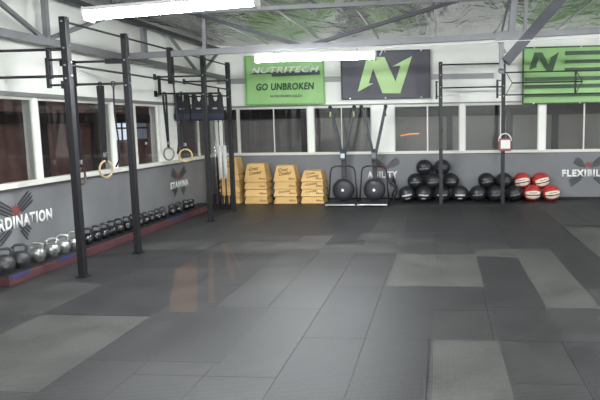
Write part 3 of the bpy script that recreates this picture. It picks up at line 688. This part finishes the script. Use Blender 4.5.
# ------------------------------------------------------------------ medicine balls
def sph_patch(mb, R, az0, az1, el0f, el1f, n=20, mm=6, th=.002):
    g = []
    for i in range(n+1):
        az = az0+(az1-az0)*i/n; e0, e1 = el0f(az), el1f(az)
        g.append([])
        for j in range(mm+1):
            el = e0+(e1-e0)*j/mm
            g[-1].append(mb.bm.verts.new((R*math.cos(el)*math.sin(az), -R*math.cos(el)*math.cos(az), R*math.sin(el))))
    for i in range(n):
        for j in range(mm): mb.bm.faces.new((g[i][j], g[i+1][j], g[i+1][j+1], g[i][j+1])).smooth = True
    return mb
BY0, BY1, BY2 = 12.75, 12.895, 12.915     # upper rows lean back on the wall
SQ = .95      # soft balls sag a little
def ball(label, x, z, R, kind, roll, yawr, y=12.82, bright=0):
    t = thing('medicine_ball', label, 'medicine ball', (x, y, z-R*SQ), 0, 'black medicine balls' if kind == 'k' else 'red medicine balls')
    holder = []
    rot = Matrix.Rotation(yawr, 3, 'Z') @ Matrix.Rotation(roll, 3, 'Y')
    b = MB(); bmesh.ops.create_uvsphere(b.bm, u_segments=32, v_segments=18, radius=R)
    for f in b.bm.faces: f.smooth = True
    for v in b.bm.verts:
        az = math.atan2(v.co.y, v.co.x); v.co *= 1-.012*max(0, 1-abs(math.sin(az*3))*9)    # sewn seams
    parts = [(b, 'shell', BLKBALL if kind == 'k' else REDV)]
    if kind == 'k':
        m = (WHITE, mat('grey_print', (150, 152, 155), .5), mat('dim_grey_print', (96, 98, 102), .5))[bright]
        p = MB(); w = .62; hh = .12 if bright == 0 else .08
        for k in range(9):
            a0 = -w+2*w*k/9; sph_patch(p, R*1.006, a0, a0+2*w/9*.72, lambda a: -.12-(hh*.6)*math.cos(a), lambda a: -.12+hh*random.uniform(.7, 1.1), 3, 3)
        parts.append((p, 'printed_name', m))
        if bright == 0:
            p = MB(); sph_patch(p, R*1.006, -.3, .3, lambda a: -.62, lambda a: -.5, 8, 2); parts.append((p, 'printed_weight', m))
    else:
        p = MB(); sph_patch(p, R*1.006, -1.0, 1.0, lambda a: -.62*math.cos(a*.9), lambda a: .34*math.cos(a*1.0)+.05, 24, 10); parts.append((p, 'cream_panel', CREAM))
        p = MB(); sph_patch(p, R*1.012, -1.02, 1.02, lambda a: -.22, lambda a: -.09, 24, 3); parts.append((p, 'black_stripe', BLACKM))
        p = MB()
        for k in range(7): sph_patch(p, R*1.012, -.45+.13*k, -.45+.13*k+.09, lambda a: .08, lambda a: .19, 3, 3)
        parts.append((p, 'printed_name', INK))
    for p, nm, m in parts:
        for v in p.bm.verts: v.co = rot @ v.co; v.co = Vector((v.co.x, v.co.y, v.co.z*SQ+R*SQ))
        p.build(nm, m, t)
R = .178
brow = [(-.71, .185, 0, -.2, .05), (-.345, .185, 0, .05, 0), (.035, .185, 0, -.03, 0), (.41, .185, 0, .02, 0), (.785, .18, 1, -.1, -.1), (1.15, .18, 1, -.1, 0), (1.515, .18, 1, -.2, .1)]
nmz = ['leftmost', 'second', 'third', 'fourth', 'fifth', 'sixth', 'seventh']
for k, (x, z, b, rl, yw) in enumerate(brow):
    ball('black medicine ball on the floor, %s from the left in the bottom row' % nmz[k], x, R*SQ, R, 'k', rl, yw, BY0, b)
def up(x0, x1): return (R+math.sqrt(max(.01, (2*R)**2-((x1-x0)/2)**2-(BY1-BY0)**2)))*SQ
z2 = up(-.71, -.345)
for k, (x, z) in enumerate(((-.527, z2), (-.155, up(-.345, .035)), (.222, up(.035, .41)))):
    ball('black medicine ball, %s of the second row under the two top balls' % ('left', 'middle', 'right')[k], x, z, R, 'k', -.05, 0, BY1, 1)
z3 = z2+math.sqrt((2*R)**2-.186**2)*SQ*1.0
ball('black medicine ball, left one of the two on top of the pile', -.341, z3, R, 'k', -.1, 0, BY2, 1)
ball('black medicine ball, right one on top of the pile behind the rig post', .034, z3, R, 'k', .0, 0, BY2, 2)
ball('black medicine ball on the second row, left of the right rig post', .968, up(.785, 1.15), R, 'k', -.2, 0, BY1, 1)
ball('black medicine ball on the second row touching the red balls', 1.333, up(1.15, 1.515), R, 'k', -.15, 0, BY1, 2)
ball('red and cream medicine ball on the floor, left of the bottom red pair', 1.90, R*SQ, R, 'r', .0, 0, BY0)
ball('red and cream medicine ball on the floor at the right end of the pile', 2.285, R*SQ, R, 'r', -.12, .1, BY0)
ball('red and cream medicine ball on the second row, left one', 1.708, up(1.515, 1.90), R, 'r', -.18, -.1, BY1)
ball('red and cream medicine ball on the second row, right one', 2.093, up(1.90, 2.285), R, 'r', -.22, .2, BY1)
